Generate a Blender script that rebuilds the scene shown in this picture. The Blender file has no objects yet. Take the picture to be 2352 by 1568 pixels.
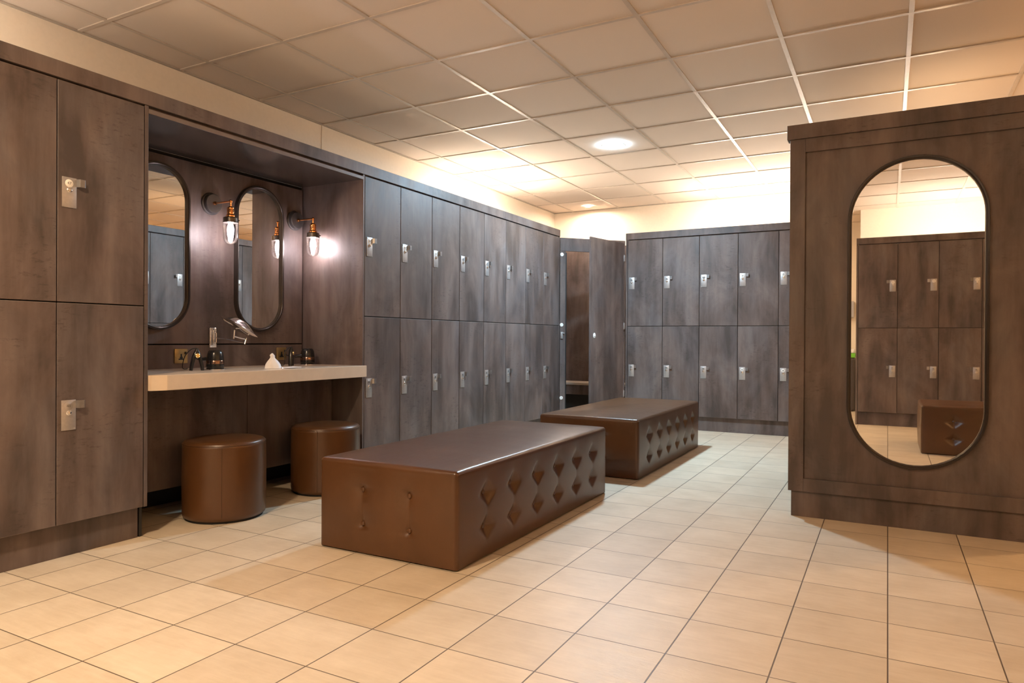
import bpy, bmesh, math, random
from mathutils import Vector, Matrix, noise
PI = math.pi
sc = bpy.context.scene
COL = sc.collection

# ------------------------------------------------------------------ measures
CAM_H = 0.9603
YAW, PITCH, ROLL = 0.4971, -0.0037, 0.0057
FPX = 1591.0
CEIL = 2.636
XL = -3.119            # front of the left lockers
YF = 7.379             # front of the far lockers
YB = -0.765            # front of the lockers behind the camera
XB = -0.479            # aisle side of the middle locker block
P = 0.395              # locker pitch
Y0, X0, XB0, YK0 = 1.6725, -2.5458, -0.302, 4.197
ZT, ZD, ZM, ZB = 2.138, 2.061, 1.108, 0.148
WX, WY = -3.935, 8.42  # left and far wall
NB = -3.664            # alcove back panel
NL, NR = 2.087, 3.631  # alcove inner sides

# ------------------------------------------------------------------ materials
def srgb(r, g, b):
    f = lambda c: (c / 255 / 12.92) if c / 255 <= 0.04045 else ((c / 255 + 0.055) / 1.055) ** 2.4
    return (f(r), f(g), f(b), 1)

class NT:
    def __init__(self, name):
        self.m = bpy.data.materials.new(name); self.m.use_nodes = True
        self.t = self.m.node_tree; self.t.nodes.clear()
        self.out = self.t.nodes.new('ShaderNodeOutputMaterial')
    def n(self, kind, **kw):
        nd = self.t.nodes.new('ShaderNode' + kind)
        for k, v in kw.items():
            if k == 'ins':
                for s, val in v.items():
                    if hasattr(val, 'is_output') or isinstance(val, bpy.types.NodeSocket): self.t.links.new(val, nd.inputs[s])
                    else: nd.inputs[s].default_value = val
            else: setattr(nd, k, v)
        return nd
    def math(self, op, a, b=0.0, c=None, clamp=False):
        ins = {0: a, 1: b}
        if c is not None: ins[2] = c
        return self.n('Math', operation=op, use_clamp=clamp, ins=ins).outputs[0]
    def noise(self, vec, scale, detail=4, rough=.55, dist=0.0):
        return self.n('TexNoise', ins={'Vector': vec, 'Scale': scale, 'Detail': detail, 'Roughness': rough, 'Distortion': dist}).outputs['Fac']
    def ramp(self, fac, stops):
        nd = self.n('ValToRGB', ins={'Fac': fac}); cr = nd.color_ramp
        while len(cr.elements) < len(stops): cr.elements.new(0.5)
        for e, (p, c) in zip(cr.elements, stops): e.position = p; e.color = c if len(c) == 4 else (*c, 1)
        return nd.outputs['Color']
    def mix(self, fac, a, b, mode='MIX'):
        nd = self.n('Mix', data_type='RGBA', blend_type=mode)
        for i, v in ((0, fac), (6, a), (7, b)):
            if isinstance(v, bpy.types.NodeSocket): self.t.links.new(v, nd.inputs[i])
            else: nd.inputs[i].default_value = v
        return nd.outputs[2]
    def bsdf(self, **ins):
        nd = self.n('BsdfPrincipled', ins={k.replace('_', ' '): v for k, v in ins.items()})
        self.t.links.new(nd.outputs[0], self.out.inputs[0]); return nd
    def bump(self, h, strength=.2, dist=.01):
        return self.n('Bump', ins={'Height': h, 'Strength': strength, 'Distance': dist}).outputs[0]

def plain(name, col, rough=.5, metal=0.0, spec=.5, bump=0.0, bscale=60, vary=.06):
    t = NT(name); g = t.n('TexCoord').outputs['Object']
    f = t.noise(g, bscale * .35, 3)
    k = 1 - vary; k2 = 1 + vary
    c = t.ramp(f, [(.3, tuple(min(1, x * k) for x in col[:3])), (.7, tuple(min(1, x * k2) for x in col[:3]))])
    ins = dict(Base_Color=c, Roughness=rough, Metallic=metal, Specular_IOR_Level=spec)
    b = t.bsdf(**ins)
    if bump: t.t.links.new(t.bump(t.noise(g, bscale, 4), bump, .002), b.inputs['Normal'])
    return t.m

def laminate(name, dark, mid, light, rough=.46, world=False):
    """dark concrete-look board: soft clouds, upright streaks, short scratchy marks"""
    t = NT(name)
    if world: base = t.n('NewGeometry').outputs['Position']
    else:
        co = t.n('TexCoord').outputs['Object']; rnd = t.n('ObjectInfo').outputs['Random']
        off = t.n('CombineXYZ', ins={0: t.math('MULTIPLY', rnd, 37.0), 1: t.math('MULTIPLY', rnd, 53.0), 2: t.math('MULTIPLY', rnd, 91.0)}).outputs[0]
        base = t.n('VectorMath', operation='ADD', ins={0: co, 1: off}).outputs[0]
    def scaled(sx, sy, sz): return t.n('Mapping', ins={'Vector': base, 'Scale': (sx, sy, sz)}).outputs[0]
    cloud = t.noise(scaled(3.6, 3.6, 1.7), 1.0, 6, .62, .5)
    streak = t.noise(scaled(11, 11, 1.1), 1.0, 5, .55, .15)
    fine = t.noise(scaled(60, 60, 6), 1.0, 3, .6)
    v = t.math('ADD', t.math('MULTIPLY', cloud, .58), t.math('ADD', t.math('MULTIPLY', streak, .36), t.math('MULTIPLY', fine, .06)))
    c = t.ramp(v, [(.39, dark), (.5, mid), (.61, light)])
    hue = t.noise(scaled(4.2, 4.2, 2.2), 1.0, 3, .5, .4)
    c = t.mix(t.ramp(hue, [(.42, (0, 0, 0)), (.60, (1, 1, 1))]), c, t.mix(1.0, c, (1.05, .985, .94, 1), 'MULTIPLY'))
    c = t.mix(t.ramp(hue, [(.36, (1, 1, 1)), (.48, (0, 0, 0))]), c, t.mix(1.0, c, (.94, .965, 1.0, 1), 'MULTIPLY'))
    marks = t.noise(scaled(24, 24, 70), 1.0, 5, .7, .2)
    patch = t.noise(scaled(3.2, 3.2, 2.4), 1.0, 3, .5)
    mk = t.math('MULTIPLY', t.ramp(marks, [(.55, (0, 0, 0)), (.66, (1, 1, 1))]), t.ramp(patch, [(.50, (0, 0, 0)), (.62, (1, 1, 1))]))
    c = t.mix(t.math('MULTIPLY', mk, .55), c, (dark[0] * .5, dark[1] * .5, dark[2] * .5, 1))
    r = t.math('ADD', rough - .06, t.math('MULTIPLY', streak, .14))
    b = t.bsdf(Base_Color=c, Roughness=r, Specular_IOR_Level=.42)
    t.t.links.new(t.bump(fine, .04, .001), b.inputs['Normal'])
    return t.m

M = {}
D, MI, LI = (.062, .047, .042), (.109, .084, .077), (.156, .125, .115)
M['lam'] = laminate('concrete_laminate', D, MI, LI)
M['lam_w'] = laminate('concrete_laminate_board', D, MI, LI, world=True)
M['lam_gloss'] = plain('dark_satin_board', (.066, .052, .046), .17, bscale=8, vary=.12)
M['lam_edge'] = plain('laminate_edge_band', (.17, .135, .118), .45)
M['kick'] = plain('black_kickboard', (.018, .017, .016), .5)
M['gap'] = plain('shadow_gap_black', (.010, .009, .008), .8)
M['wall'] = plain('cream_wall_paint', (.82, .73, .605), .6, bump=.03, bscale=120, vary=.02)
M['wall_seam'] = plain('wall_joint_strip', (.80, .72, .60), .5)
M['steel'] = plain('brushed_steel', (.46, .44, .43), .42, .7, bump=.02, bscale=200)
M['tag'] = plain('tag_plastic_white', (.80, .77, .72), .4)
M['ink'] = plain('tag_ink', (.12, .11, .10), .6)
M['chrome'] = plain('polished_chrome', (.85, .85, .86), .10, 1.0, vary=.01)
M['copper'] = plain('polished_copper', (.83, .36, .13), .20, 1.0, vary=.05)
M['bronze'] = plain('dark_bronze_metal', (.12, .10, .085), .28, .9)
M['darkmetal'] = plain('gunmetal', (.10, .095, .095), .34, .6)
M['frame'] = plain('mirror_frame_bronze', (.040, .032, .027), .28, .45)
M['brass'] = plain('antique_brass', (.50, .38, .18), .30, .95)
M['rosemetal'] = plain('smoked_rose_metal', (.30, .20, .155), .16, 1.0)
M['gold'] = plain('gold_badge', (.95, .74, .34), .22, 1.0)
M['black'] = plain('black_gloss_plastic', (.012, .012, .013), .22)
M['rubber'] = plain('black_rubber', (.015, .015, .015), .6)
M['counter'] = plain('cream_solid_surface', (.62, .52, .41), .22, bump=.01, vary=.03)
M['tissue'] = plain('white_tissue_paper', (.86, .85, .86), .9, bump=.2, bscale=80, vary=.02)
M['rail'] = plain('ceiling_rail_paint', (.53, .455, .385), .34)
M['edge_shade'] = plain('ceiling_edge_shade', (.42, .37, .31), .5)
M['greenlid'] = plain('green_plastic', (.16, .50, .03), .4)
M['binbody'] = plain('brown_bin_plastic', (.06, .045, .038), .4)
M['whiteplastic'] = plain('white_plastic', (.75, .74, .72), .35)
M['seat'] = plain('pale_seat_board', (.42, .36, .30), .35)

def mirror_mat():
    t = NT('mirror_glass'); g = t.n('TexCoord').outputs['Object']
    c = t.ramp(t.noise(g, 2, 2), [(.3, (.84, .84, .83)), (.7, (.86, .86, .85))])
    t.bsdf(Base_Color=c, Metallic=1.0, Roughness=.012); return t.m
M['mirror'] = mirror_mat()

def leather():
    t = NT('brown_leather'); g = t.n('TexCoord').outputs['Object']
    n1 = t.noise(g, 3.5, 4, .55); n2 = t.noise(g, 320, 3, .6); wr = t.noise(t.n('Mapping', ins={'Vector': g, 'Scale': (26, 3, 9)}).outputs[0], 1.0, 4, .6, .4)
    c = t.ramp(n1, [(.3, (.066, .027, .0085)), (.7, (.092, .038, .0125))])
    b = t.bsdf(Base_Color=c, Roughness=t.math('ADD', .26, t.math('MULTIPLY', n1, .10)), Specular_IOR_Level=.55)
    h = t.math('ADD', t.math('MULTIPLY', n2, .25), t.math('MULTIPLY', wr, 1.0))
    t.t.links.new(t.bump(h, .24, .004), b.inputs['Normal']); return t.m
M['leather'] = leather()
M['seam'] = plain('leather_seam', (.075, .034, .014), .32)

def floor_mat():
    t = NT('beige_slate_floor_tile'); pos = t.n('NewGeometry').outputs['Position']
    s = t.n('SeparateXYZ', ins={0: pos})
    u = t.math('DIVIDE', t.math('SUBTRACT', s.outputs[0], -1.4899), .2992); v = t.math('DIVIDE', t.math('SUBTRACT', s.outputs[1], 2.0874), .2976)
    fu, fv = t.math('FRACT', u), t.math('FRACT', v)
    eu = t.math('MINIMUM', fu, t.math('SUBTRACT', 1.0, fu)); ev = t.math('MINIMUM', fv, t.math('SUBTRACT', 1.0, fv))
    gu = t.math('SUBTRACT', 1.0, t.math('DIVIDE', t.math('SUBTRACT', eu, .0055), .0035), clamp=True)
    gv = t.math('SUBTRACT', 1.0, t.math('DIVIDE', t.math('SUBTRACT', ev, .0045), .0035), clamp=True)
    gr = t.math('MAXIMUM', gu, gv)
    cell = t.n('CombineXYZ', ins={0: t.math('FLOOR', u), 1: t.math('FLOOR', v), 2: 0.0}).outputs[0]
    wn = t.n('TexWhiteNoise', noise_dimensions='3D', ins={'Vector': cell})
    off = t.n('VectorMath', operation='ADD', ins={0: pos, 1: t.n('VectorMath', operation='SCALE', ins={0: wn.outputs['Color'], 'Scale': 13.0}).outputs[0]}).outputs[0]
    cl = t.noise(off, 5, 5, .6); st = t.noise(t.n('Mapping', ins={'Vector': off, 'Scale': (7, 55, 7)}).outputs[0], 1.0, 5, .65, .5)
    val = t.math('ADD', t.math('MULTIPLY', cl, .6), t.math('MULTIPLY', st, .4))
    c = t.ramp(val, [(.32, (.525, .435, .315)), (.5, (.60, .51, .385)), (.68, (.67, .58, .45))])
    tone = t.math('ADD', .93, t.math('MULTIPLY', wn.outputs['Value'], .12))
    c = t.mix(1.0, c, t.n('CombineXYZ', ins={0: tone, 1: tone, 2: tone}).outputs[0], 'MULTIPLY')
    c = t.mix(gr, c, (.115, .082, .056, 1))
    b = t.bsdf(Base_Color=c, Roughness=t.math('ADD', .36, t.math('MULTIPLY', st, .16)), Specular_IOR_Level=.45)
    sl = t.noise(t.n('Mapping', ins={'Vector': off, 'Scale': (38, 120, 40)}).outputs[0], 1.0, 5, .7, 1.2)
    h = t.math('SUBTRACT', t.math('ADD', t.math('ADD', t.math('MULTIPLY', st, .4), t.math('MULTIPLY', sl, .35)), t.math('MULTIPLY', cl, .3)), gr)
    t.t.links.new(t.bump(h, .42, .003), b.inputs['Normal']); return t.m
M['floor'] = floor_mat()

def ceiling_mat():
    t = NT('mineral_ceiling_tile'); pos = t.n('NewGeometry').outputs['Position']
    s = t.n('SeparateXYZ', ins={0: pos})
    cell = t.n('CombineXYZ', ins={0: t.math('FLOOR', t.math('DIVIDE', t.math('SUBTRACT', s.outputs[0], -3.6551), .625)), 1: t.math('FLOOR', t.math('DIVIDE', t.math('SUBTRACT', s.outputs[1], 2.2132), .625)), 2: 0.0}).outputs[0]
    wn = t.n('TexWhiteNoise', noise_dimensions='3D', ins={'Vector': cell}).outputs['Value']
    n = t.noise(pos, 220, 3, .6)
    k = t.math('ADD', .93, t.math('ADD', t.math('MULTIPLY', wn, .07), t.math('MULTIPLY', n, .06)))
    c = t.mix(1.0, (.70, .605, .52, 1), t.n('CombineXYZ', ins={0: k, 1: k, 2: k}).outputs[0], 'MULTIPLY')
    b = t.bsdf(Base_Color=c, Roughness=.85, Specular_IOR_Level=.2)
    t.t.links.new(t.bump(n, .15, .002), b.inputs['Normal']); return t.m
M['ceil'] = ceiling_mat()

def emit(name, col, strength):
    t = NT(name); g = t.n('TexCoord').outputs['Object']
    c = t.ramp(t.noise(g, 3, 1), [(0, col), (1, col)])
    e = t.n('Emission', ins={'Color': c, 'Strength': strength}); t.t.links.new(e.outputs[0], t.out.inputs[0]); return t.m
COOL, WARM, TUBE = (.55, .80, 1.0), (1.0, .72, .46), (1.0, .84, .68)
M['e_cool'] = emit('downlight_cool_white', COOL, 720)
M['e_warm'] = emit('downlight_warm_white', WARM, 500)
M['e_fill_warm'] = emit('added_downlight_dim', (1.0, .54, .20), 150)
M['e_warm3'] = emit('downlight_amber', (1.0, .58, .24), 420)
M['e_small'] = emit('downlight_small_warm', (1.0, .78, .62), 1100)
M['e_tube'] = emit('fluorescent_warm', TUBE, 122)
M['e_tube_dim'] = emit('fluorescent_amber', (1.0, .66, .36), 15)
M['e_fill_amber'] = emit('added_uplight_amber', (1.0, .60, .28), 34)
M['e_fill_panel'] = emit('added_panel_warm', (1.0, .80, .58), 7)
M['e_bulb'] = emit('sconce_bulb_glow', (1.0, .88, .93), 64)

def clear_glass():
    t = NT('clear_shade_glass'); fr = t.n('Fresnel', ins={'IOR': 1.45}).outputs[0]
    n = t.noise(t.n('TexCoord').outputs['Object'], 30, 2)
    tr = t.n('BsdfTransparent', ins={'Color': (.95, .95, .96, 1)}); gl = t.n('BsdfGlossy', ins={'Color': (1, 1, 1, 1), 'Roughness': t.math('MULTIPLY', n, .06)})
    mx = t.n('MixShader', ins={0: t.math('MULTIPLY', fr, .9), 1: tr.outputs[0], 2: gl.outputs[0]})
    t.t.links.new(mx.outputs[0], t.out.inputs[0]); return t.m
M['glass'] = clear_glass()

# ------------------------------------------------------------------ mesh helpers
def box(bm, x0, x1, y0, y1, z0, z1, bev=0.0, seg=2):
    r = bmesh.ops.create_cube(bm, size=1.0)
    vs = r['verts']
    for v in vs:
        v.co = Vector(((x0 + x1) / 2 + v.co.x * (x1 - x0), (y0 + y1) / 2 + v.co.y * (y1 - y0), (z0 + z1) / 2 + v.co.z * (z1 - z0)))
    if bev:
        es = {e for v in vs for e in v.link_edges}
        bmesh.ops.bevel(bm, geom=list(es), offset=bev, segments=seg, profile=.5, affect='EDGES')
    return vs

def tube(bm, pts, r, n=10, cap=True):
    pts = [Vector(p) for p in pts]; rings = []
    rr = r if isinstance(r, (list, tuple)) else [r] * len(pts)
    up = None
    for i, p in enumerate(pts):
        d = (pts[min(i + 1, len(pts) - 1)] - pts[max(i - 1, 0)]).normalized()
        if up is None: up = d.orthogonal().normalized()
        up = (up - d * up.dot(d)).normalized(); w = d.cross(up)
        rings.append([bm.verts.new(p + (up * math.cos(2 * PI * k / n) + w * math.sin(2 * PI * k / n)) * rr[i]) for k in range(n)])
    for a, b in zip(rings, rings[1:]):
        for k in range(n): bm.faces.new((a[k], a[(k + 1) % n], b[(k + 1) % n], b[k]))
    if cap: bm.faces.new(rings[0][::-1]); bm.faces.new(rings[-1])

def lathe(bm, prof, n=32, mat=None):
    """prof: list of (radius, height); axis +Z, optional matrix"""
    mat = mat or Matrix.Identity(4); rings = []
    for r, z in prof:
        if r < 1e-5: rings.append([bm.verts.new(mat @ Vector((0, 0, z)))])
        else: rings.append([bm.verts.new(mat @ Vector((r * math.cos(2 * PI * k / n), r * math.sin(2 * PI * k / n), z))) for k in range(n)])
    for a, b in zip(rings, rings[1:]):
        for k in range(n):
            k2 = (k + 1) % n
            if len(a) == 1 and len(b) > 1: bm.faces.new((a[0], b[k], b[k2]))
            elif len(b) == 1 and len(a) > 1: bm.faces.new((a[k], a[k2], b[0]))
            elif len(a) > 1: bm.faces.new((a[k], a[k2], b[k2], b[k]))

def finish(bm, name, mat, parent=None, smooth=True, angle=35, loc=None):
    bmesh.ops.recalc_face_normals(bm, faces=bm.faces)
    me = bpy.data.meshes.new(name)
    if smooth:
        for f in bm.faces: f.smooth = True
        for e in bm.edges:
            if len(e.link_faces) == 2 and e.calc_face_angle(0) > math.radians(angle): e.smooth = False
    bm.to_mesh(me); bm.free()
    for m in (mat if isinstance(mat, (list, tuple)) else [mat]): me.materials.append(m)
    o = bpy.data.objects.new(name, me); COL.objects.link(o)
    if parent: o.parent = parent
    if loc: o.location = loc
    return o

def new(): return bmesh.new()
def bx(name, dims, mat, parent=None, bev=.0015):
    bm = new(); box(bm, *dims, bev=bev); return finish(bm, name, mat, parent, smooth=False)

def tag(o, label, cat, group=None):
    o['label'] = label; o['category'] = cat
    if group: o['group'] = group
    return o
def thing(name, loc, label, cat, group=None, rz=0.0):
    o = bpy.data.objects.new(name, None); COL.objects.link(o); o.location = loc; o.rotation_euler = (0, 0, rz)
    o.empty_display_size = .1
    return tag(o, label, cat, group)
def struct(o): o['kind'] = 'structure'; return o

def copy_tree(root, loc, rz, label, group=None):
    r = root.copy(); COL.objects.link(r); r.location = loc; r.rotation_euler = (0, 0, rz); r['label'] = label
    if group: r['group'] = group
    for ch in root.children:
        c = ch.copy(); COL.objects.link(c); c.parent = r
        for g in ch.children:
            d = g.copy(); COL.objects.link(d); d.parent = c
    return r

def text_mesh(body, size):
    cu = bpy.data.curves.new('number_text', 'FONT'); cu.body = body; cu.size = size; cu.align_x = 'CENTER'; cu.align_y = 'CENTER'; cu.extrude = .0002; cu.resolution_u = 3
    ob = bpy.data.objects.new('number_text', cu); COL.objects.link(ob)
    dg = bpy.context.evaluated_depsgraph_get(); dg.update()
    me = bpy.data.meshes.new_from_object(ob.evaluated_get(dg))
    bpy.data.objects.remove(ob); bpy.data.curves.remove(cu)
    return me

# ------------------------------------------------------------------ room shell
bm = new(); box(bm, -4.2, 4.2, -3.2, 8.7, -.08, 0); struct(finish(bm, 'floor', M['floor'], smooth=False))
bm = new(); box(bm, -4.2, 4.2, -3.2, 8.7, CEIL + .006, CEIL + .08); ce = struct(finish(bm, 'ceiling', M['ceil'], smooth=False))
bm = new()
for i in range(-1, 13):
    x = -3.6551 + .625 * i
    if WX < x < 3.98: box(bm, x - .012, x + .012, -2.88, WY, CEIL, CEIL + .0055)
for j in range(-9, 11):
    y = 2.2132 + .625 * j
    if -2.88 < y < WY: box(bm, WX, 4.0, y - .012, y + .012, CEIL - .0004, CEIL + .0055)
finish(bm, 'ceiling_grid', M['rail'], ce, smooth=False)
bm = new(); box(bm, WX, WX + .022, -2.88, WY, CEIL - .002, CEIL + .005); box(bm, WX, 4.0, WY - .022, WY, CEIL - .002, CEIL + .005)
finish(bm, 'edge_angle', M['edge_shade'], ce, smooth=False)  # darker edge colour stands in for the shadow line along the wall
struct(bx('wall_left', (WX - .1, WX, -3.0, WY + .1, 0, CEIL + .05), M['wall'], bev=0))
struct(bx('wall_far', (WX, 4.1, WY, WY + .1, 0, CEIL + .05), M['wall'], bev=0))
struct(bx('wall_right', (4.0, 4.1, -3.0, WY, 0, CEIL + .05), M['wall'], bev=0))
struct(bx('wall_back', (-.318, 4.0, -1.93, -1.83, 0, CEIL + .05), M['wall'], bev=0))
struct(bx('wall_passage', (WX, -.218, -2.98, -2.88, 0, CEIL + .05), M['wall'], bev=0))
struct(bx('wall_return', (-.318, -.218, -2.88, -1.93, 0, CEIL + .05), M['wall'], bev=0))
struct(bx('trim_1', (WX, WX + .004, 4.083, 4.098, ZD, CEIL - .002), M['wall_seam'], bev=.001))

# ------------------------------------------------------------------ lockers (built facing +Y at the origin, door front on y = 0, left edge at x = 0)
def locker_proto(h):
    """width P, height h; lock on the left as seen from the front (front is -Y)"""
    t = thing('locker', (0, 0, 0), '', 'locker')
    g = .0004
    bm = new(); box(bm, g, P - g, .022, .55, .001, h - .001, bev=0); finish(bm, 'carcass', M['kick'], t, smooth=False)  # carcass coloured black so the door gaps look deep in shade
    bm = new(); box(bm, .0022, P - .0022, 0, .018, .002, h - .0035, bev=.0018, seg=1)
    big = max(f.calc_area() for f in bm.faces)
    for f in bm.faces:
        if f.calc_area() < big * .004 and abs(f.normal.y) > .1: f.material_index = 1
    finish(bm, 'door', [M['lam'], M['lam_edge']], t, smooth=False)
    zt = 1.648 - ZM if h > .94 and h < .9545 else .685 - ZB
    x0 = .018
    bm = new(); box(bm, x0, x0 + .061, -.0035, -.0002, zt - .131, zt, bev=.0014)
    for sx in (.006, .055):
        for sz in (.006, .125): lathe(bm, [(.0032, 0), (.0028, .0012), (0, .0018)], 10, Matrix.Translation((x0 + sx, -.0034, zt - sz)) @ Matrix.Rotation(PI / 2, 4, 'X'))
    lk = finish(bm, 'lock_plate', M['steel'], t)
    bm = new()   # pull tab: stands off the plate and folds out sideways
    pr = [(.058, -.003), (.060, -.0035), (.066, -.016), (.068, -.0185), (.088, -.0195), (.091, -.018)]
    a = []
    for (u, d) in pr:
        a.append([bm.verts.new((x0 + u, d, zt - .003)), bm.verts.new((x0 + u, d, zt - .037))])
    for p, q in zip(a, a[1:]): bm.faces.new((p[0], p[1], q[1], q[0]))
    bmesh.ops.solidify(bm, geom=list(bm.faces), thickness=.0022)
    finish(bm, 'pull_tab', M['steel'], lk, angle=25)
    bm = new(); rot = Matrix.Translation((x0 + .0305, -.0034, zt - .0555)) @ Matrix.Rotation(PI / 2, 4, 'X')
    lathe(bm, [(.0115, 0), (.0115, .003), (.0098, .0045), (.0092, .0035), (.0086, .0035), (.0078, .007), (.004, .0085), (0, .0088)], 24, rot)
    box(bm, x0 + .0298, x0 + .0312, -.0126, -.012, zt - .0615, zt - .0495)
    finish(bm, 'lock_knob', M['chrome'], lk)
    bm = new(); rot = Matrix.Translation((x0 + .0295, -.0034, zt - .026)) @ Matrix.Rotation(PI / 2, 4, 'X')
    lathe(bm, [(.0172, 0), (.0172, .0008), (.0166, .0012), (0, .0012)], 28, rot)
    finish(bm, 'number_disc', [M['tag'], M['ink']], lk)
    t['tagz'] = zt - .026
    return t

HU, HL = ZD - ZM, ZM - ZB
PU, PL = locker_proto(HU), locker_proto(HL)
first = {'u': True, 'l': True}
disc_cache = {}
def numbered_disc(proto, num, paint):
    key = (num, paint)
    if key in disc_cache: return disc_cache[key]
    lk = [c for c in proto.children if c.name.startswith('lock_plate')][0]
    base = [c for c in lk.children if c.name.startswith('number_disc')][0].data
    bm = new(); bm.from_mesh(base)
    if num:
        tm = text_mesh(str(num), .0175)
        R = Matrix.Translation((.018 + .0295, -.0047, proto['tagz'])) @ Matrix.Rotation(PI / 2, 4, 'X')
        tm.transform(R); n0 = len(bm.faces); bm.from_mesh(tm); bm.faces.ensure_lookup_table()
        for f in bm.faces[n0:]: f.material_index = 1
        bpy.data.meshes.remove(tm)
    me = bpy.data.meshes.new('number_disc'); bm.to_mesh(me); bm.free()
    me.materials.append(M['tag'] if paint else M['steel']); me.materials.append(M['ink'])
    disc_cache[key] = me; return me

ORD = ['first', 'second', 'third', 'fourth', 'fifth', 'sixth', 'seventh', 'eighth', 'ninth']
def put(tier, loc, rz, label, group, num=None, paint=True):
    proto = PU if tier == 'u' else PL
    if first[tier]:
        o = proto; first[tier] = False; o.location = loc; o.rotation_euler = (0, 0, rz); o['label'] = label; o['group'] = group
    else: o = copy_tree(proto, loc, rz, label, group)
    for c in o.children:
        if c.name.startswith('lock_plate'):
            for d in c.children:
                if d.name.startswith('number_disc'): d.data = numbered_disc(proto, num, paint)
    return o
# left row faces +X: local +x -> world +Y, local -y -> world +X
LEFTR = PI / 2
rnd = random.Random(4)
def left_locker(k, tier, label, num, paint=True):
    put(tier, (XL, Y0 + P * k, ZM if tier == 'u' else ZB), LEFTR, label, 'lockers along the left wall', num, paint)
left_locker(0, 'u', 'dark laminate locker with tag 47, upper one next to the vanity alcove', 47)
left_locker(0, 'l', 'dark laminate locker with tag 48, lower one next to the vanity alcove', 48, False)
left_locker(-1, 'u', 'upper locker cut by the left picture edge, its lock out of view', None)
left_locker(-1, 'l', 'lower locker cut by the left picture edge, above the plinth', None)
for k, c in ((-2, 'first'), (-3, 'second'), (-4, 'third')):
    left_locker(k, 'u', f'upper locker on the left wall, {c} one out of the frame', None)
    left_locker(k, 'l', f'lower locker on the left wall, {c} one out of the frame', None)
for k in range(5, 13):
    n = 49 + 2 * (k - 5); c = ORD[k - 5]
    where = 'beside the alcove' if k == 5 else 'column right of the vanity alcove'
    if k == 12: where = 'column from the alcove, next to the corner cubicle'
    left_locker(k, 'u', f'upper dark grey laminate locker, {c} {where}', n, k in (5, 6, 7))
    left_locker(k, 'l', f'lower dark grey laminate locker, {c} {where}', n + 1, False)
for k in range(0, 7):
    c = ORD[k]
    for tier, w, add in (('u', 'upper', 0), ('l', 'lower', 1)):
        tail = ', half behind the mirror panel' if k == 4 else ', hidden by the mirror panel' if k > 4 else ''
        put(tier, (X0 + P * k, YF, ZM if tier == 'u' else ZB), 0, f'{w} far-wall locker, {c} column right of the cubicle{tail}', 'lockers along the far wall', 65 + 2 * k + add, k >= 3)
for k in range(5):
    for tier, w in (('u', 'upper'), ('l', 'lower')):
        put(tier, (XB, YK0 + P * (k + 1), ZM if tier == 'u' else ZB), -PI / 2, f'{w} locker on aisle side of the mirror block, {ORD[k]} from mirror end', 'lockers on the aisle side of the mirror block', None)
for k in range(4):
    for tier, w in (('u', 'upper'), ('l', 'lower')):
        put(tier, (XB0 + P * (k + 1), YB, ZM if tier == 'u' else ZB), PI, f'{w} locker seen inside the big pill mirror, {ORD[k]} column from the passage', 'lockers reflected in the big pill mirror', None, tier == 'u')

def fascia(name, d, back):
    bm = new(); box(bm, *d, bev=.0015); box(bm, *back); return struct(finish(bm, name, M['lam_w'], smooth=False))  # second box is an added strip blocking leaks from the strip lights
# fascia boards, plinths and end panels round the locker runs
g_ = .0025
fascia('trim_2', (XL - .02, XL + .004, .08, 6.823, ZD + .006, ZT), (XL - .045, XL - .021, .09, 6.80, ZD - .0013, ZT - .01))
fascia('trim_3', (X0 - .022, .24, YF - .004, YF + .02, ZD + .006, ZT), (X0, .22, YF + .0235, YF + .045, ZD - .0013, ZT - .01))
fascia('trim_4', (XB0 - .022, 1.32, YB - .02, YB + .004, ZD + .006, ZT), (XB0, 1.28, YB - .045, YB - .0235, ZD - .0013, ZT - .01))
fascia('trim_5', (XB - .004, XB + .02, 4.125, 6.19, ZD + .006, ZT), (XB + .0235, XB + .045, 4.14, 6.17, ZD - .0013, ZT - .01))
struct(bx('baseboard_left', (XL - .06, XL - .035, .10, 2.062, 0, ZB), M['lam_w']))
struct(bx('baseboard_left_far', (XL - .06, XL - .035, NR + .012, 6.80, 0, ZB), M['lam_w']))
struct(bx('baseboard_far', (X0, .22, YF + .033, YF + .058, 0, ZB), M['lam_w']))
struct(bx('baseboard_back', (XB0, 1.28, YB - .058, YB - .03, 0, ZB), M['lam_w']))
struct(bx('baseboard_aisle', (XB + .03, XB + .055, 4.14, 6.17, 0, ZB), M['lam_w']))
struct(bx('trim_6', (X0 - .022, X0 - .002, YF, YF + .56, 0, ZD + .005), M['lam_w']))                       # end panels
struct(bx('trim_7', (XB0 - .022, XB0 - .002, YB - .56, YB, 0, ZD + .005), M['lam_w']))
struct(bx('trim_8', (XL - .57, XL, 6.8095, 6.823, 0, ZD + .005), M['lam_w']))
# run continues out of sight: plain closing boards
struct(bx('trim_10', (XL - .57, XL - .002, .066, .088, 0, ZT), M['lam_w']))

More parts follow.
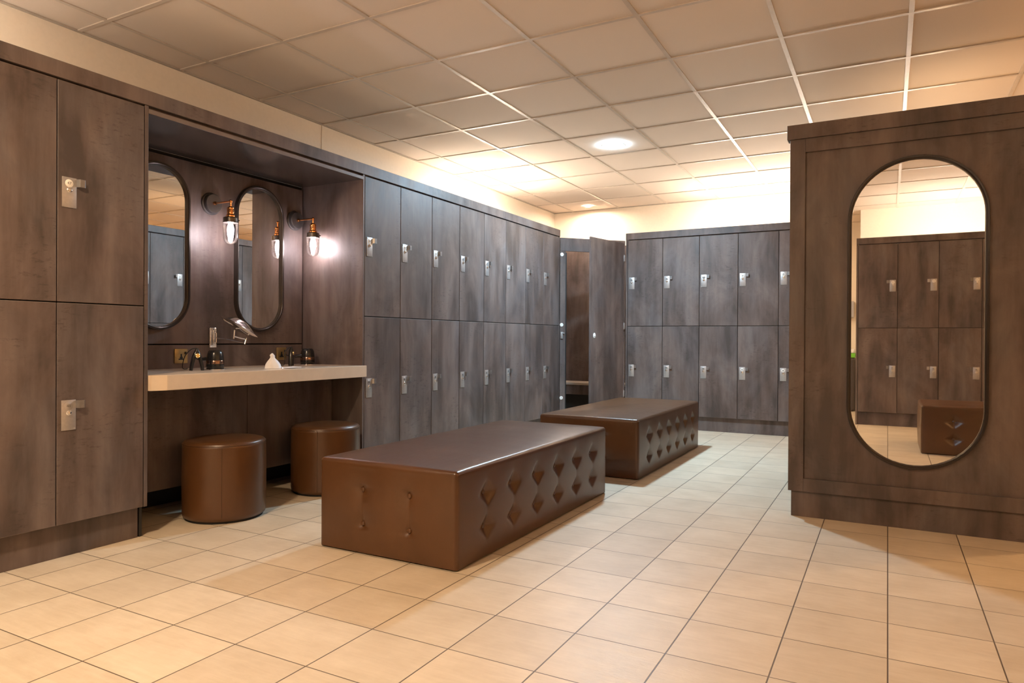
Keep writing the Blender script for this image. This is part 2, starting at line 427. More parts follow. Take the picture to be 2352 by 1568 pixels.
# ------------------------------------------------------------------ vanity alcove
al = thing('vanity_alcove', (XL, (NL + NR) / 2, 0), 'dark laminate dressing alcove built into the locker wall', 'alcove')
def part(name, dims, mat, parent, bev=.0012, off=None):
    o = off or parent.location
    return bx(name, (dims[0] - o.x, dims[1] - o.x, dims[2] - o.y, dims[3] - o.y, dims[4] - o.z, dims[5] - o.z), mat, parent, bev)
part('side_panel', (NB - .02, XL, 2.0695, NL, ZB, ZD + .004), M['lam_w'], al)
part('side_panel', (NB - .02, XL, NR, 3.6455, ZB, ZD + .004), M['lam_w'], al)
part('side_panel_foot', (NB - .02, XL - .035, 2.069, 2.083, 0, ZB), M['kick'], al)
part('side_panel_foot', (NB - .02, XL - .035, NR + .003, NR + .011, 0, ZB), M['kick'], al)
part('soffit', (NB - .02, XL - .001, NL, NR, 2.030, 2.050), M['lam_gloss'], al)
part('soffit_edge', (XL - .001, XL + .0015, NL, NR, 2.030, 2.052), M['lam_edge'], al)
part('mirror_panel', (NB - .018, NB, NL + .012, NR - .012, .921, 2.006), M['lam_w'], al)
part('splash_panel', (NB - .018, NB, NL + .012, NR - .012, .700, .913), M['lam_w'], al)
part('backing', (NB - .03, NB - .019, NL, NR, .15, 2.03), M['gap'], al)
XM = -3.39
part('modesty_panel', (XM - .018, XM, NL + .002, 2.906, ZB, .698), M['lam_w'], al)
part('modesty_panel', (XM - .018, XM, 2.910, NR - .002, ZB, .698), M['lam_w'], al)
part('kickboard', (-3.68, -3.655, NL, NR, 0, ZB + .01), M['kick'], al)

# counter with the chamfered left corner
ct = thing('vanity_counter', (-3.35, 2.86, .70), 'cream solid-surface vanity counter with a chamfered left corner', 'counter')
bm = new(); xf = -3.078
outl = [(NB + .002, NL + .003), (XL - .002, NL + .003), (-3.117, 2.104), (xf, 2.161), (xf, NR - .003), (NB + .002, NR - .003)]
ZC = .7755
bot = [bm.verts.new((x + 3.35, y - 2.86, 0)) for x, y in outl]; top = [bm.verts.new((x + 3.35, y - 2.86, ZC - .70)) for x, y in outl]
bm.faces.new(bot[::-1]); bm.faces.new(top)
for i in range(6): j = (i + 1) % 6; bm.faces.new((bot[i], bot[j], top[j], top[i]))
bmesh.ops.bevel(bm, geom=list(bm.edges), offset=.0025, segments=2, profile=.5, affect='EDGES')
finish(bm, 'worktop', M['counter'], ct, smooth=False)

# ------------------------------------------------------------------ stadium mirrors
def stadium(w, h, n=20):
    r = w / 2; pts = []
    for k in range(n + 1): a = PI * k / n; pts.append((r * math.cos(a), h / 2 - r + r * math.sin(a)))
    for k in range(n + 1): a = PI + PI * k / n; pts.append((r * math.cos(a), -h / 2 + r + r * math.sin(a)))
    return pts
def pill_mirror(loc, rz, w, h, fw, fd, label, group=None):
    """faces -Y locally, back on y = 0"""
    t = thing('wall_mirror', loc, label, 'mirror', group, rz)
    bm = new(); N = 28
    rings = []
    for (ins, y) in ((0, 0), (0, -fd * .8), (.002, -fd), (fw * .55, -fd), (fw * .7, -fd * .8), (fw, -fd * .75), (fw, -.002)):
        rings.append([bm.verts.new((x, y, z)) for x, z in stadium(w - 2 * ins, h - 2 * ins, N)])
    n = len(rings[0])
    for a, b in zip(rings, rings[1:]):
        for k in range(n): bm.faces.new((a[k], a[(k + 1) % n], b[(k + 1) % n], b[k]))
    finish(bm, 'frame', M['frame'], t, angle=50)
    bm = new(); g = [bm.verts.new((x, -fd * .35, z)) for x, z in stadium(w - 2 * fw + .002, h - 2 * fw + .002, N)]
    bm.faces.new(g); r = bmesh.ops.extrude_face_region(bm, geom=list(bm.faces))
    for v in [v for v in r['geom'] if isinstance(v, bmesh.types.BMVert)]: v.co.y = -.001
    finish(bm, 'glass', M['mirror'], t, smooth=False)
    return t
for yy, lab in ((2.506, 'tall pill-shaped alcove mirror partly hidden by locker 47'), (3.228, 'tall pill-shaped alcove mirror between the two copper wall lamps')):
    pill_mirror((NB + .0005, yy, 1.4785), PI / 2, .392, .955, .020, .028, lab, 'pill-shaped mirrors in the alcove')

# ------------------------------------------------------------------ mirror end of the middle locker block
XR = .757
ep = thing('locker_block_end', ((XB + XR) / 2, 4.10, 0), 'dark framed end panel of the locker block carrying the big mirror', 'end panel')
part('plinth', (-.462, XR - .017, 4.080, 4.105, 0, .150), M['lam_w'], ep)
part('panel', (-.405, XR - .07, 4.074, 4.098, .205, 1.990), M['lam_w'], ep)
part('stile', (-.476, -.399, 4.058, 4.122, .141, 2.054), M['lam_w'], ep)
part('stile', (XR - .077, XR, 4.058, 4.122, .141, 2.054), M['lam_w'], ep)
part('rail', (-.399, XR - .077, 4.0585, 4.10, .141, .212), M['lam_w'], ep)
part('rail', (-.399, XR - .077, 4.0585, 4.10, 1.981, 2.054), M['lam_w'], ep)
part('crown', (-.491, XR + .014, 4.046, 4.123, 2.0545, 2.132), M['lam_w'], ep)
part('side_board', (XB + .555, XR, 4.125, 6.19, .0, 2.10), M['lam_w'], ep)
part('rear_board', (XB + .004, XR, 6.178, 6.20, 0, 2.06), M['lam_w'], ep)
pill_mirror((.1215, 4.0735, 1.106), 0, .622, 1.592, .019, .024, 'large pill-shaped mirror on the end of the locker block')

# ------------------------------------------------------------------ leather benches
def axis_points(L, step, R):
    n = max(2, round((L - 2 * R) / step)); a = [0, R * .15, R * .4, R * .7]
    return a + [R + (L - 2 * R) * k / n for k in range(n + 1)] + [L - v for v in a[::-1]]
def bench_mesh(W, L, H):
    """origin at base centre; W along x, L along y"""
    R = .018; bm = new()
    def side_cols(n, sp): return [(k - (n - 1) / 2) * sp for k in range(n)]
    long_c, short_c, zs = side_cols(6, .2475), side_cols(2, .256), (.285, .135)
    def dim(u, z, long):
        d = 0.0
        for c in (long_c if long else short_c):
            for zb in zs:
                if long:
                    q = abs(u - c) / .078 + abs(z - zb) / .062
                    if q < 1: d += .027 * (1 - q) ** 1.25
                    d += .004 * math.exp(-((u - c) ** 2 + (z - zb) ** 2) / .004)
                else:
                    d += .012 * math.exp(-math.hypot(u - c, z - zb) / .018) + .006 * math.exp(-((u - c) ** 2 + (z - zb) ** 2) / .008)
            if not long and zs[1] - .02 < z < zs[0] + .02: d += .0085 * math.exp(-abs(u - c) / .028)
            if long:
                e = 1 if zs[1] < z < zs[0] else max(0, 1 - min(abs(z - zs[0]), abs(z - zs[1])) / .09)
                d += .0022 * e * math.exp(-abs(u - c) / .012)
        return d
    def grid(A, B, f):
        vs = [[bm.verts.new(f(a, b)) for b in B] for a in A]
        for i in range(len(A) - 1):
            for j in range(len(B) - 1): bm.faces.new((vs[i][j], vs[i + 1][j], vs[i + 1][j + 1], vs[i][j + 1]))
    AX, AY, AZ = axis_points(W, .0085, R), axis_points(L, .0105, R), axis_points(H, .0085, R)
    AXc, AYc = axis_points(W, .04, R), axis_points(L, .04, R)
    AZ2 = AZ
    for s in (-1, 1):
        grid(AY, AZ, lambda a, b: Vector((s * W / 2, a - L / 2, b)))
        grid(AX, AZ, lambda a, b: Vector((a - W / 2, s * L / 2, b)))
    grid(AX, AY, lambda a, b: Vector((a - W / 2, b - L / 2, H)))
    bmesh.ops.remove_doubles(bm, verts=list(bm.verts), dist=.0002)
    for v in bm.verts:
        p = v.co.copy(); q = Vector((max(-W / 2 + R, min(W / 2 - R, p.x)), max(-L / 2 + R, min(L / 2 - R, p.y)), min(H - R, max(R * .3, p.z))))
        d = p - q
        onx, ony, onz = abs(abs(p.x) - W / 2) < 1e-4, abs(abs(p.y) - L / 2) < 1e-4, abs(p.z - H) < 1e-4
        if d.length > 1e-6: v.co = q + d.normalized() * R if (onx + ony + onz) and d.length >= R - 1e-5 else p
        fz = max(0.0, min(1, p.z / H)); puff = 4 * fz * (1 - fz)
        if onx and not ony:
            e = 1 - (2 * p.y / L) ** 8
            v.co.x += math.copysign(1, p.x) * (.010 * puff * e - (dim(p.y, p.z, True) if .03 < p.z < H - .03 else 0))
        if ony and not onx:
            e = 1 - (2 * p.x / W) ** 6
            v.co.y += math.copysign(1, p.y) * (.010 * puff * e - (dim(p.x, p.z, False) if .03 < p.z < H - .03 else 0))
        if onz and not onx and not ony:
            ex = 1 - (2 * p.x / W) ** 4; ey = 1 - (2 * p.y / L) ** 10
            v.co.z += .010 * ex * ey + .0012 * noise.noise(Vector((p.x * 3, p.y * 9, 0)))
        if p.z < .02: v.co.z = max(v.co.z, .006 + .004 * abs(noise.noise(Vector((p.x * 5, p.y * 5, 1)))))
    return bm, long_c, short_c, zs
BW, BL, BH = .752, 1.71, .412
def make_bench(loc, rz, label):
    t = thing('leather_bench', loc, label, 'bench', 'button-tufted leather benches', rz)
    bm, lc, shc, zs = bench_mesh(BW, BL, BH); finish(bm, 'upholstery', M['leather'], t, angle=80)
    bm = new(); x, y, r = BW / 2 - .004, BL / 2 - .004, .03
    loop = []
    for cx, cy, a0 in ((x - .012, y - .012, 0), (-x + .012, y - .012, PI / 2), (-x + .012, -y + .012, PI), (x - .012, -y + .012, 1.5 * PI)):
        for k in range(5): a = a0 + PI / 2 * k / 4; loop.append((cx + .013 * math.cos(a), cy + .013 * math.sin(a), BH - .0135))
    tube(bm, loop + [loop[0]], .0032, 8, cap=False)
    for sx in (-1, 1):
        for sy in (-1, 1): tube(bm, [(sx * (x - .0030), sy * (y - .0030), .012), (sx * (x - .003), sy * (y - .003), BH - .014)], .0026, 8)
    finish(bm, 'piping', M['seam'], t)
    bm = new(); box(bm, -BW / 2 + .03, BW / 2 - .03, -BL / 2 + .03, BL / 2 - .03, 0, .03); finish(bm, 'base', M['gap'], t, smooth=False)  # black recessed block stands in for the shadow under the bench
    def button(p, rot):
        bm = new(); lathe(bm, [(.0115, -.004), (.0118, .001), (.0100, .0045), (.006, .0065), (0, .007)], 16, Matrix.Translation(p) @ rot)
        finish(bm, 'button', M['leather'], t)
    for s in (-1, 1):
        for c in lc:
            for z in zs: button(Vector((s * (BW / 2 - .020), c, z)), Matrix.Rotation(s * PI / 2, 4, 'Y'))
        for c in shc:
            for z in zs: button(Vector((c, s * (BL / 2 - .011), z)), Matrix.Rotation(-s * PI / 2, 4, 'X'))
    return t
b1 = make_bench((-1.924, 3.243, 0), 0, 'nearer brown leather tufted bench in the middle of the floor')
b2 = copy_tree(b1, (-1.868, 5.42, 0), 0, 'farther brown leather tufted bench standing near the cubicle')
b3 = copy_tree(b1, (1.11, .885, 0), PI / 2, 'brown leather tufted bench seen only inside the big pill mirror')

# ------------------------------------------------------------------ round stools
def make_stool(loc, label, r):
    t = thing('leather_stool', loc, label, 'stool', 'drum stools under the vanity counter')
    H = .405
    bm = new(); prof = [(r - .012, .012), (r - .004, .018), (r, .035)]
    prof += [(r - .001 + .002 * math.sin(PI * k / 8), .035 + (H - .055) * k / 8) for k in range(1, 9)] + [(r - .001, H - .012), (r - .004, H - .006)]
    lathe(bm, prof, 64); finish(bm, 'body', M['leather'], t, angle=60)
    bm = new(); lathe(bm, [(r - .004, H - .006), (r - .004, H - .001), (r - .012, H + .007), (r - .03, H + .012), (r * .6, H + .017), (r * .3, H + .019), (0, H + .0195)], 64); finish(bm, 'seat_pad', M['leather'], t, angle=60)
    bm = new(); tube(bm, [((r - .003) * math.cos(2 * PI * k / 64), (r - .003) * math.sin(2 * PI * k / 64), H - .005) for k in range(65)], .0026, 8, cap=False)
    tube(bm, [((r + .0005) * math.cos(-.75), (r + .0005) * math.sin(-.75), .03 + (H - .04) * k / 6) for k in range(7)], .0016, 6)
    finish(bm, 'piping', M['seam'], t)
    bm = new(); lathe(bm, [(0, 0), (r - .016, 0), (r - .016, .014), (0, .014)], 48); finish(bm, 'base', M['gap'], t)
    return t
s1 = make_stool((-3.145, 2.55, 0), 'brown leather drum stool nearer the left lockers under the counter', .211)
s2 = copy_tree(s1, (-3.118, 3.287, 0), -.3, 'brown leather drum stool half hidden behind the nearer bench')

# ------------------------------------------------------------------ sconces
def make_sconce(loc, label):
    """wall plane on x = 0, projects to +X"""
    t = thing('wall_sconce', loc, label, 'wall lamp', 'copper wall lamps in the alcove')
    RX = Matrix.Rotation(PI / 2, 4, 'Y')
    bm = new(); lathe(bm, [(.068, 0), (.068, .006), (.064, .010), (.060, .011), (.058, .030), (.055, .034), (0, .034)], 48, RX); finish(bm, 'back_plate', M['darkmetal'], t, angle=30)
    A = .178
    bm = new(); lathe(bm, [(.010, .033), (.011, .036), (.011, .044), (.007, .050)], 20, RX); tube(bm, [(.04, 0, 0), (A, 0, 0)], .0052, 14)
    bmesh.ops.create_uvsphere(bm, u_segments=16, v_segments=10, radius=.0105, matrix=Matrix.Translation((A, 0, 0)))
    tube(bm, [(A, 0, 0), (A, 0, -.034)], .0066, 14); finish(bm, 'arm', M['copper'], t, angle=50)
    T = Matrix.Translation((A, 0, 0))
    bm = new(); lathe(bm, [(0, -.030), (.012, -.031), (.0205, -.040), (.0215, -.046), (.0205, -.050), (.0215, -.054), (.0205, -.058), (.0215, -.062), (.0205, -.066), (.0215, -.070), (.0205, -.078), (.024, -.082), (.0265, -.086), (.0265, -.094), (.0235, -.098)], 32, T); finish(bm, 'lamp_holder', M['copper'], t, angle=25)
    bm = new(); lathe(bm, [(.020, -.095), (.040, -.098), (.0425, -.102), (.0425, -.124), (.0445, -.126), (.0445, -.130), (.040, -.131), (.0, -.128)], 40, T)
    lathe(bm, [(.004, 0), (.0048, .003), (.003, .008), (0, .009)], 10, Matrix.Translation((A + .025, .035, -.113)) @ Matrix.Rotation(-.95, 4, 'Z') @ Matrix.Rotation(PI / 2, 4, 'X') @ Matrix.Rotation(PI, 4, 'X'))
    finish(bm, 'gallery_cap', M['bronze'], t, angle=30)
    bm = new(); gp = [(.0435, -.131), (.0435, -.165), (.0425, -.205), (.0400, -.225), (.0345, -.241), (.024, -.252), (.012, -.2565), (0, -.2575)]
    lathe(bm, gp, 40, T); finish(bm, 'glass_shade', M['glass'], t, angle=60)
    bm = new(); lathe(bm, [(0, -.132), (.012, -.134), (.015, -.146), (.0195, -.165), (.0195, -.184), (.016, -.206), (.0095, -.228), (.004, -.242), (0, -.245)], 24, T); finish(bm, 'bulb', M['e_bulb'], t, angle=60)
    return t
w1 = make_sconce((NB + .0008, 2.860, 1.779), 'copper and glass wall lamp between the two pill mirrors')
w2 = copy_tree(w1, (NB + .0008, 3.541, 1.779), 0, 'copper and glass wall lamp in the right corner of the alcove')

# ------------------------------------------------------------------ magnifying mirror on its arm
mm = thing('magnifying_mirror', (NB, 2.876, .958), 'chrome swing-arm magnifying mirror fixed to the alcove back', 'mirror')
bm = new(); box(bm, .0005, .010, -.026, .026, -.062, .062, bev=.006, seg=3); finish(bm, 'wall_plate', M['chrome'], mm)
bm = new(); box(bm, .010, .022, -.013, .013, -.048, .048, bev=.005, seg=3)
for z in (-.03, .03): bmesh.ops.create_uvsphere(bm, u_segments=12, v_segments=8, radius=.007, matrix=Matrix.Translation((.022, 0, z)))
tube(bm, [(.026, .006, -.03), (.026, .006, .03)], .006, 12); finish(bm, 'pivot', M['chrome'], mm)
o = mm.location
def rel(x, y, z): return Vector((x - o.x, y - o.y, z - o.z))
p1, pt, pb = rel(-3.640, 2.881, .957), rel(-3.45, 2.951, .956), rel(-3.45, 2.938, .920)
bm = new(); tube(bm, [p1, rel(-3.45, 2.941, .928)], .0045, 12); finish(bm, 'arm', M['chrome'], mm)
bm = new(); tube(bm, [pt, pb], .0060, 12); tube(bm, [rel(-3.45, 2.941, .949), rel(-3.45, 2.860, .966)], .0042, 12)
tube(bm, [rel(-3.45, 2.861, 1.004), rel(-3.45, 2.856, .952)], .0062, 12); finish(bm, 'swing_joint', M['chrome'], mm)
hc = rel(-3.45, 2.8945, 1.026)
ax = Vector((0, .229, -.118)).normalized(); nrm = Vector((.30, .46, .89)); nrm = (nrm - ax * nrm.dot(ax)).normalized(); bi = nrm.cross(ax)
Mh = Matrix((( ax.x, bi.x, nrm.x, hc.x), (ax.y, bi.y, nrm.y, hc.y), (ax.z, bi.z, nrm.z, hc.z), (0, 0, 0, 1)))
bm = new(); lathe(bm, [(0, .042), (.03, .040), (.05, .033), (.08, .018), (.110, .005), (.126, .001), (.128, -.001), (.126, -.003)], 48, Mh); finish(bm, 'shell', M['chrome'], mm, angle=50)
bm = new(); lathe(bm, [(.126, -.003), (.118, -.008), (.09, -.017), (.05, -.024), (.02, -.0265), (0, -.027)], 48, Mh); finish(bm, 'mirror_face', M['mirror'], mm, angle=60)

# ------------------------------------------------------------------ sockets
def socket(loc, label):
    t = thing('wall_socket', loc, label, 'socket', 'brass sockets in the alcove')
    bm = new(); box(bm, .0005, .007, -.043, .043, -.043, .043, bev=.003); finish(bm, 'face_plate', M['brass'], t)
    bm = new(); box(bm, .0068, .0078, -.0045, .0045, -.004, .013); box(bm, .0068, .0078, -.018, -.0035, -.022, -.015); box(bm, .0068, .0078, .0035, .018, -.022, -.015)
    box(bm, .0068, .0076, -.0095, .0095, -.022, -.004); finish(bm, 'pin_holes', M['black'], t, smooth=False)
    bm = new(); box(bm, .0068, .011, .021, .033, .010, .026, bev=.002); finish(bm, 'rocker_switch', M['black'], t)
    bm = new()
    for y in (-.033, .033): lathe(bm, [(.004, 0), (.0035, .0012), (0, .0016)], 10, Matrix.Translation((.0068, y, -.006)) @ Matrix.Rotation(PI / 2, 4, 'Y'))
    finish(bm, 'fixing_screws', M['brass'], t)
    return t
k1 = socket((NB, 2.657, .848), 'brass single socket on the left of the alcove splashback')
k2 = copy_tree(k1, (NB, 3.426, .850), 0, 'brass single socket behind the right-hand straightener')

# ------------------------------------------------------------------ straighteners and dryers on the counter
def straightener(loc, rz, label, spread):
    t = thing('hair_straightener', loc, label, 'hair straightener', 'black straighteners standing on the counter', rz)
    for s in (-1, 1):
        bm = new()
        tube(bm, [(0, s * spread, .0), (0, s * spread * .86, .03), (0, s * spread * .52, .075), (0, s * .006, .100), (0, s * .004, .112)], [.0085, .0095, .0105, .0095, .006], 12)
        for v in bm.verts: v.co.x *= 1.35
        finish(bm, 'arm', M['black'], t, angle=60)
    bm = new(); tube(bm, [(0, 0, .094), (0, 0, .108), (0, .001, .118), (0, .003, .124)], [.013, .011, .007, .005], 14); finish(bm, 'hinge', M['black'], t, angle=60)
    bm = new(); lathe(bm, [(.0125, 0), (.0125, .003), (.0105, .0045), (.0095, .0038), (.005, .0038), (0, .0045)], 24, Matrix.Translation((.0125, 0, .083)) @ Matrix.Rotation(PI / 2, 4, 'Y')); finish(bm, 'hinge_badge', M['gold'], t)
    return t
def cable(parent, pts, name='cord'):
    out = []; P_ = [Vector(p) for p in pts]
    for i in range(len(P_) - 1):
        a, b, c, d = P_[max(0, i - 1)], P_[i], P_[i + 1], P_[min(len(P_) - 1, i + 2)]
        for k in range(8):
            u = k / 8; out.append(.5 * ((2 * b) + (c - a) * u + (2 * a - 5 * b + 4 * c - d) * u * u + (3 * b - a - 3 * c + d) * u ** 3))
    out.append(P_[-1]); bm = new(); tube(bm, out, .0026, 8); return finish(bm, name, M['rubber'], parent)
h1 = straightener((-3.36, 2.537, ZC), -.30, 'black straightener with gold badge, left pair on the counter', .031)
cable(h1, [(0, .002, .122), (-.02, -.02, .118), (-.05, -.045, .08), (-.09, -.045, .02), (-.13, -.02, .004), (-.20, .02, .004)])
h2 = straightener((-3.455, 3.318, ZC), .60, 'black straightener turned sideways, in front of the right socket', .028)
cable(h2, [(0, .002, .122), (-.012, -.025, .118), (-.03, -.05, .088), (-.03, -.058, .02), (-.05, -.02, .004), (-.1, .03, .004)])
def dryer(loc, rz, label):
    t = thing('hair_dryer', loc, label, 'hair dryer', 'black hair dryers standing on the counter', rz)
    bm = new(); lathe(bm, [(0, .0), (.044, .0), (.0475, .006), (.0475, .030), (.047, .0335)], 40); finish(bm, 'nozzle', M['black'], t, angle=40)
    bm = new(); lathe(bm, [(.0478, .0335), (.048, .035), (.0475, .052), (.0468, .0532)], 40); finish(bm, 'metal_band', M['rosemetal'], t, angle=40)
    bm = new(); lathe(bm, [(.0468, .0532), (.0455, .072), (.042, .092), (.037, .104), (.031, .110), (.023, .1105), (.021, .107), (0, .106)], 40); finish(bm, 'barrel', M['black'], t, angle=40)
    bm = new(); tube(bm, [(-.03, 0, .060), (-.055, .0, .060), (-.085, 0, .056)], [.018, .016, .014], 14)
    for v in bm.verts: v.co.z = .06 + (v.co.z - .06) * .75
    finish(bm, 'folded_handle', M['black'], t, angle=50)
    bm = new(); lathe(bm, [(.053, 0), (.057, .0), (.057, .004), (.053, .004)], 40); finish(bm, 'rest_ring', M['chrome'], t)
    return t
d1 = dryer((-3.37, 2.664, ZC + .0003), .35, 'black hair dryer standing nose down, left pair on the counter')
cable(d1, [(-.085, 0, .056), (-.10, -.02, .06), (-.085, -.05, .078), (-.075, -.072, .088), (-.068, -.084, .090)])
d2 = dryer((-3.502, 3.512, ZC + .0003), 1.0, 'black hair dryer standing nose down in the right alcove corner')
cable(d2, [(-.085, 0, .056), (-.10, .01, .058), (-.12, .05, .062), (-.13, .09, .070)])
rng = random.Random(7)
# tissue pulled from a flush slot
th = thing('tissue_slot', (-3.23, 3.03, ZC), 'flush chrome tissue slot cut into the counter', 'tissue holder')
bm = new(); lathe(bm, [(.040, .0), (.075, .0), (.075, .002), (.072, .0032), (.044, .0032), (.040, .001)], 40)
for v in bm.verts: v.co.x *= .62
finish(bm, 'rim', M['chrome'], th)
bm = new(); lathe(bm, [(0, .0006), (.040, .0006)], 32)
for v in bm.verts: v.co.x *= .62
finish(bm, 'slot', M['gap'], th)
bm = new(); N, K = 30, 14
outl = []
prof = [(0, .058), (.30, .046), (.52, .031), (.68, .017), (.76, .0125), (.84, .016), (.92, .0135), (1.0, .004)]
for k in range(K + 1):
    h = k / K; ring = []
    for (h0, r0), (h1, r1) in zip(prof, prof[1:]):
        if h0 <= h <= h1: wy = r0 + (r1 - r0) * (h - h0) / (h1 - h0)
    for i in range(N):
        a = 2 * PI * i / N
        f = 1 + .13 * math.sin(3 * a + 1.1 + h * 2.0) + .10 * math.sin(5 * a + .4) * (.3 + h) + .05 * math.sin(9 * a + 3 * h)
        ring.append(bm.verts.new((wy * .55 * f * math.cos(a), wy * f * math.sin(a) - .016 * h, h * .088 + (.004 * math.sin(2 * a + 1) * h if k else .001))))
    outl.append(ring)
for a, b in zip(outl, outl[1:]):
    for i in range(N): bm.faces.new((a[i], a[(i + 1) % N], b[(i + 1) % N], b[i]))
bm.faces.new(outl[-1])
ti = finish(bm, 'tissue', M['tissue'], angle=70, loc=(-3.23, 2.968, ZC + .0003)); tag(ti, 'white paper tissue pulled up into a peak on the counter', 'tissue')
lf = bx('tissue_sheet', (-3.225, -3.155, 3.012, 3.115, ZC + .0034, ZC + .0065), M['tissue'], bev=.001); tag(lf, 'folded white tissue lying flat by the upright tissue', 'tissue')

# ------------------------------------------------------------------ corner cubicle, front set diagonally across the corner
A, B = Vector((-3.119, 6.826, 0)), Vector((-2.572, 7.384, 0)); DL = (B - A).length; ang = math.atan2(B.y - A.y, B.x - A.x)
cu = thing('changing_cubicle', A, 'dark laminate corner changing cubicle with its door standing open', 'cubicle', None, ang)
bx('pilaster', (.004, .066, 0, .02, 0, 1.914), M['lam'], cu)
bx('pilaster', (.725, DL - .006, 0, .02, 0, 1.914), M['lam'], cu)
bx('header', (.004, DL - .006, 0, .02, 1.915, 2.058), M['lam'], cu)
bx('door_stop', (.066, .086, .020, .034, 0, 1.90), M['kick'], cu)
for z in (.325, 1.115, 1.876):
    bm = new(); lathe(bm, [(.020, 0), (.020, .003), (.016, .006), (.006, .006), (.004, .0045), (0, .0045)], 24, Matrix.Translation((.022, -.0002, z)) @ Matrix.Rotation(PI / 2, 4, 'X')); finish(bm, 'buffer_disc', M['whiteplastic'], cu)
bm = new(); box(bm, .010, .038, -.012, -.0002, .965, 1.04, bev=.003); box(bm, .030, .052, -.018, -.010, 1.02, 1.032, bev=.002); finish(bm, 'lock_keeper', M['steel'], cu)
bx('side_panel', (.0, .018, .022, .68, 0, 2.0), M['lam'], cu)
# door, hinged at the right pilaster and swung out towards the room
da = math.radians(180 + 78.6) - ang
dr = bpy.data.objects.new('door', None); COL.objects.link(dr); dr.parent = cu
hx = Vector((-2.585, 7.355, 0)) - A; hx.rotate(Matrix.Rotation(-ang, 3, 'Z')); dr.location = hx; dr.rotation_euler = (0, 0, da)
bx('leaf', (.006, .672, -.010, .010, .115, 2.026), M['lam'], dr)
for s in (-1, 1):
    bm = new(); lathe(bm, [(.021, 0), (.021, .004), (.017, .007), (.012, .007), (.0105, .005), (.006, .005), (.005, .011), (0, .012)], 28, Matrix.Translation((.600, s * .010, 1.0)) @ Matrix.Rotation(-s * PI / 2, 4, 'X') @ Matrix.Diagonal((1, 1.35, 1, 1))); finish(bm, 'indicator_lock', M['whiteplastic'], dr)
for z in (.36, 1.11, 1.86):
    bm = new(); box(bm, -.012, .012, -.016, .016, z - .035, z + .035, bev=.003); tube(bm, [(0, 0, z - .045), (0, 0, z + .045)], .008, 12); finish(bm, 'hinge', M['steel'], dr)
# inside of the cubicle
struct(bx('trim_11', (WX + .002, X0 - .03, WY - .032, WY - .004, 0, 2.15), M['lam_w']))
struct(bx('trim_12', (WX + .002, WX + .03, 6.9, WY - .034, 0, 2.15), M['lam_w']))
cs = thing('cubicle_seat', (-3.3, 8.2, .28), 'pale-topped bench seat at the back inside the cubicle', 'seat')
part('seat_board', (WX + .032, X0 - .03, 7.99, WY - .034, .392, .416), M['seat'], cs)
part('apron', (WX + .032, X0 - .03, 8.01, 8.03, .27, .391), M['lam_w'], cs)
part('riser', (WX + .032, X0 - .03, 8.14, 8.16, 0, .391), M['kick'], cs)

# ------------------------------------------------------------------ lights
def downlight(x, y, r, mat, label, group='round recessed ceiling lights'):
    t = thing('ceiling_downlight', (x, y, CEIL), label, 'ceiling light', group)
    bm = new(); lathe(bm, [(r, .0), (r, -.004), (r + .008, -.007), (r + .014, -.005), (r + .016, .0)], 48); finish(bm, 'trim_ring', M['whiteplastic'], t)
    bm = new(); lathe(bm, [(0, -.0035), (r, -.003)], 48); finish(bm, 'diffuser', mat, t)
    return t
downlight(-2.095, 5.678, .092, M['e_cool'], 'bright round cool white downlight in the ceiling above the farther bench')
downlight(-3.328, 8.12, .030, M['e_small'], 'small dim downlight in the ceiling over the corner cubicle')
downlight(-1.98, .30, .092, M['e_warm'], 'round warm downlight above the left lockers, out of the frame')
downlight(2.6, 5.7, .092, M['e_warm3'], 'round downlight over the aisle behind the mirror block, out of sight')
downlight(2.1, .7, .092, M['e_fill_warm'], 'added warm downlight right of the camera, unseen, for the right-hand floor')  # added lamp at a guessed spot, warms the right-hand floor
def fill_panel(x, y, label):  # unseen panels added to keep the passage bright in the mirror
    t = thing('added_panel_light', (x, y, CEIL), label, 'ceiling light', 'added panel lights over the passage')
    bm = new(); box(bm, -.30, .30, -.30, .30, -.012, -.0005, bev=.002); finish(bm, 'frame', M['whiteplastic'], t)
    bm = new(); box(bm, -.285, .285, -.285, .285, -.0135, -.0122); finish(bm, 'diffuser', M['e_fill_panel'], t, smooth=False)
for px_, py_ in ((-2.7, -1.2), (-1.4, -1.2), (-2.05, -2.3)): fill_panel(px_, py_, 'added square panel light brightening the passage, unseen behind the camera')
def batten(loc, L, rz, label):
    t = thing('fluorescent_batten', loc, label, 'strip light', 'strip lights lying on top of the lockers', rz)
    bm = new(); box(bm, -L / 2, L / 2, -.025, .025, 0, .022, bev=.003); finish(bm, 'housing', M['whiteplastic'], t)
    bm = new(); tube(bm, [(-L / 2 + .02, 0, .036), (L / 2 - .02, 0, .036)], .013, 16); finish(bm, 'lamp_tube', M['e_tube'], t)
    return t
t1 = batten((-3.56, 6.20, ZD + .001), 1.2, PI / 2, 'warm strip light on the left lockers near the corner cubicle')
copy_tree(t1, (-1.30, 7.82, ZD + .001), 0, 'warm strip light on top of the far lockers')
copy_tree(t1, (-.10, 7.82, ZD + .001), 0, 'warm strip light on the far lockers behind the mirror block')
bt = copy_tree(t1, (.30, 5.48, ZD + .045), PI / 2, 'warm strip light on top of the mirror block')
for c in bt.children:
    if c.name.startswith('lamp_tube'): c.data = c.data.copy(); c.data.materials[0] = M['e_tube_dim']
copy_tree(t1, (-3.56, .70, ZD + .001), PI / 2, 'added warm strip light on the left lockers, out of the frame')  # strip light added out of view to lift the near left wall
copy_tree(t1, (.66, -1.20, ZD + .001), 0, 'warm strip light on the lockers behind the camera')

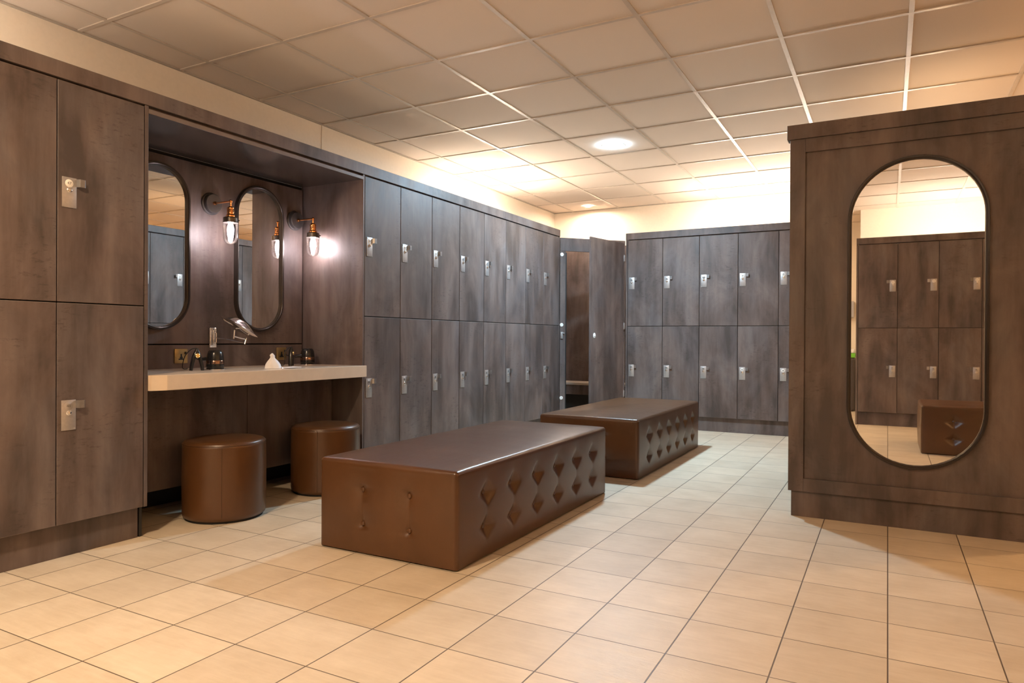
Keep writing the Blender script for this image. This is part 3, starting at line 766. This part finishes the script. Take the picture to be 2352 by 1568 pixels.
for yy in (2.3, 5.6):
    wu = thing('added_uplight', (3.999, yy, 2.16), 'added warm uplight trough on the right-hand wall, out of the frame', 'wall light', 'added uplight troughs on the right-hand wall')  # unseen troughs added to lift the right ceiling and left wall
    bm = new(); box(bm, -.12, -.001, -.75, .75, -.01, .0, bev=.002); box(bm, -.125, -.115, -.75, .75, -.01, .06, bev=.002); finish(bm, 'trough', M['whiteplastic'], wu)
    bm = new(); tube(bm, [(-.06, -.70, .030), (-.06, .70, .030)], .013, 16); finish(bm, 'lamp_tube', M['e_fill_amber'], wu)
# ------------------------------------------------------------------ passage seen past the lockers in the big mirror
rb = thing('recycling_bin', (-.60, -2.55, 0), 'dark bin with a green collar, glimpsed in the big mirror', 'bin')
bx('body', (-.21, .21, -.19, .19, .0, .73), M['binbody'], rb, bev=.03)
bx('collar', (-.212, .212, -.192, .192, .731, .79), M['greenlid'], rb, bev=.01)
bx('lid', (-.20, .20, -.18, .18, .791, .85), M['whiteplastic'], rb, bev=.015)
pd = thing('towel_dispenser', (-.56, -2.88, 1.29), 'grey paper towel dispenser on the passage wall, glimpsed in the mirror', 'dispenser')
bx('case', (-.14, .14, .001, .12, 0, .23), M['steel'], pd, bev=.01)
bx('outlet', (-.10, .10, .03, .10, -.004, .004), M['black'], pd, bev=.001)

# ------------------------------------------------------------------ world, camera, view
w = bpy.data.worlds.new('World'); sc.world = w; w.use_nodes = True
w.node_tree.nodes['Background'].inputs[0].default_value = (1, .85, .68, 1); w.node_tree.nodes['Background'].inputs[1].default_value = .0
cam = bpy.data.cameras.new('Camera'); co = bpy.data.objects.new('Camera', cam); COL.objects.link(co)
cam.sensor_width = 36; cam.sensor_fit = 'HORIZONTAL'; cam.lens = FPX / 2352 * 36; cam.clip_start = .02
cy, sy, cp, sp = math.cos(YAW), math.sin(YAW), math.cos(PITCH), math.sin(PITCH)
fw = Vector((-sy * cp, cy * cp, sp)); rt = Vector((cy, sy, 0)); up = rt.cross(fw); cr, sr = math.cos(ROLL), math.sin(ROLL)
r2, u2 = rt * cr + up * sr, up * cr - rt * sr
co.matrix_world = Matrix(((r2.x, u2.x, -fw.x, 0), (r2.y, u2.y, -fw.y, 0), (r2.z, u2.z, -fw.z, CAM_H), (0, 0, 0, 1)))
sc.camera = co
sc.view_settings.view_transform = 'Standard'; sc.view_settings.look = 'None'; sc.view_settings.gamma = 1; sc.view_settings.exposure = 1.06
sc.view_settings.use_curve_mapping = False
sc.cycles.max_bounces = 10; sc.cycles.diffuse_bounces = 6; sc.cycles.glossy_bounces = 6; sc.cycles.sample_clamp_indirect = 8
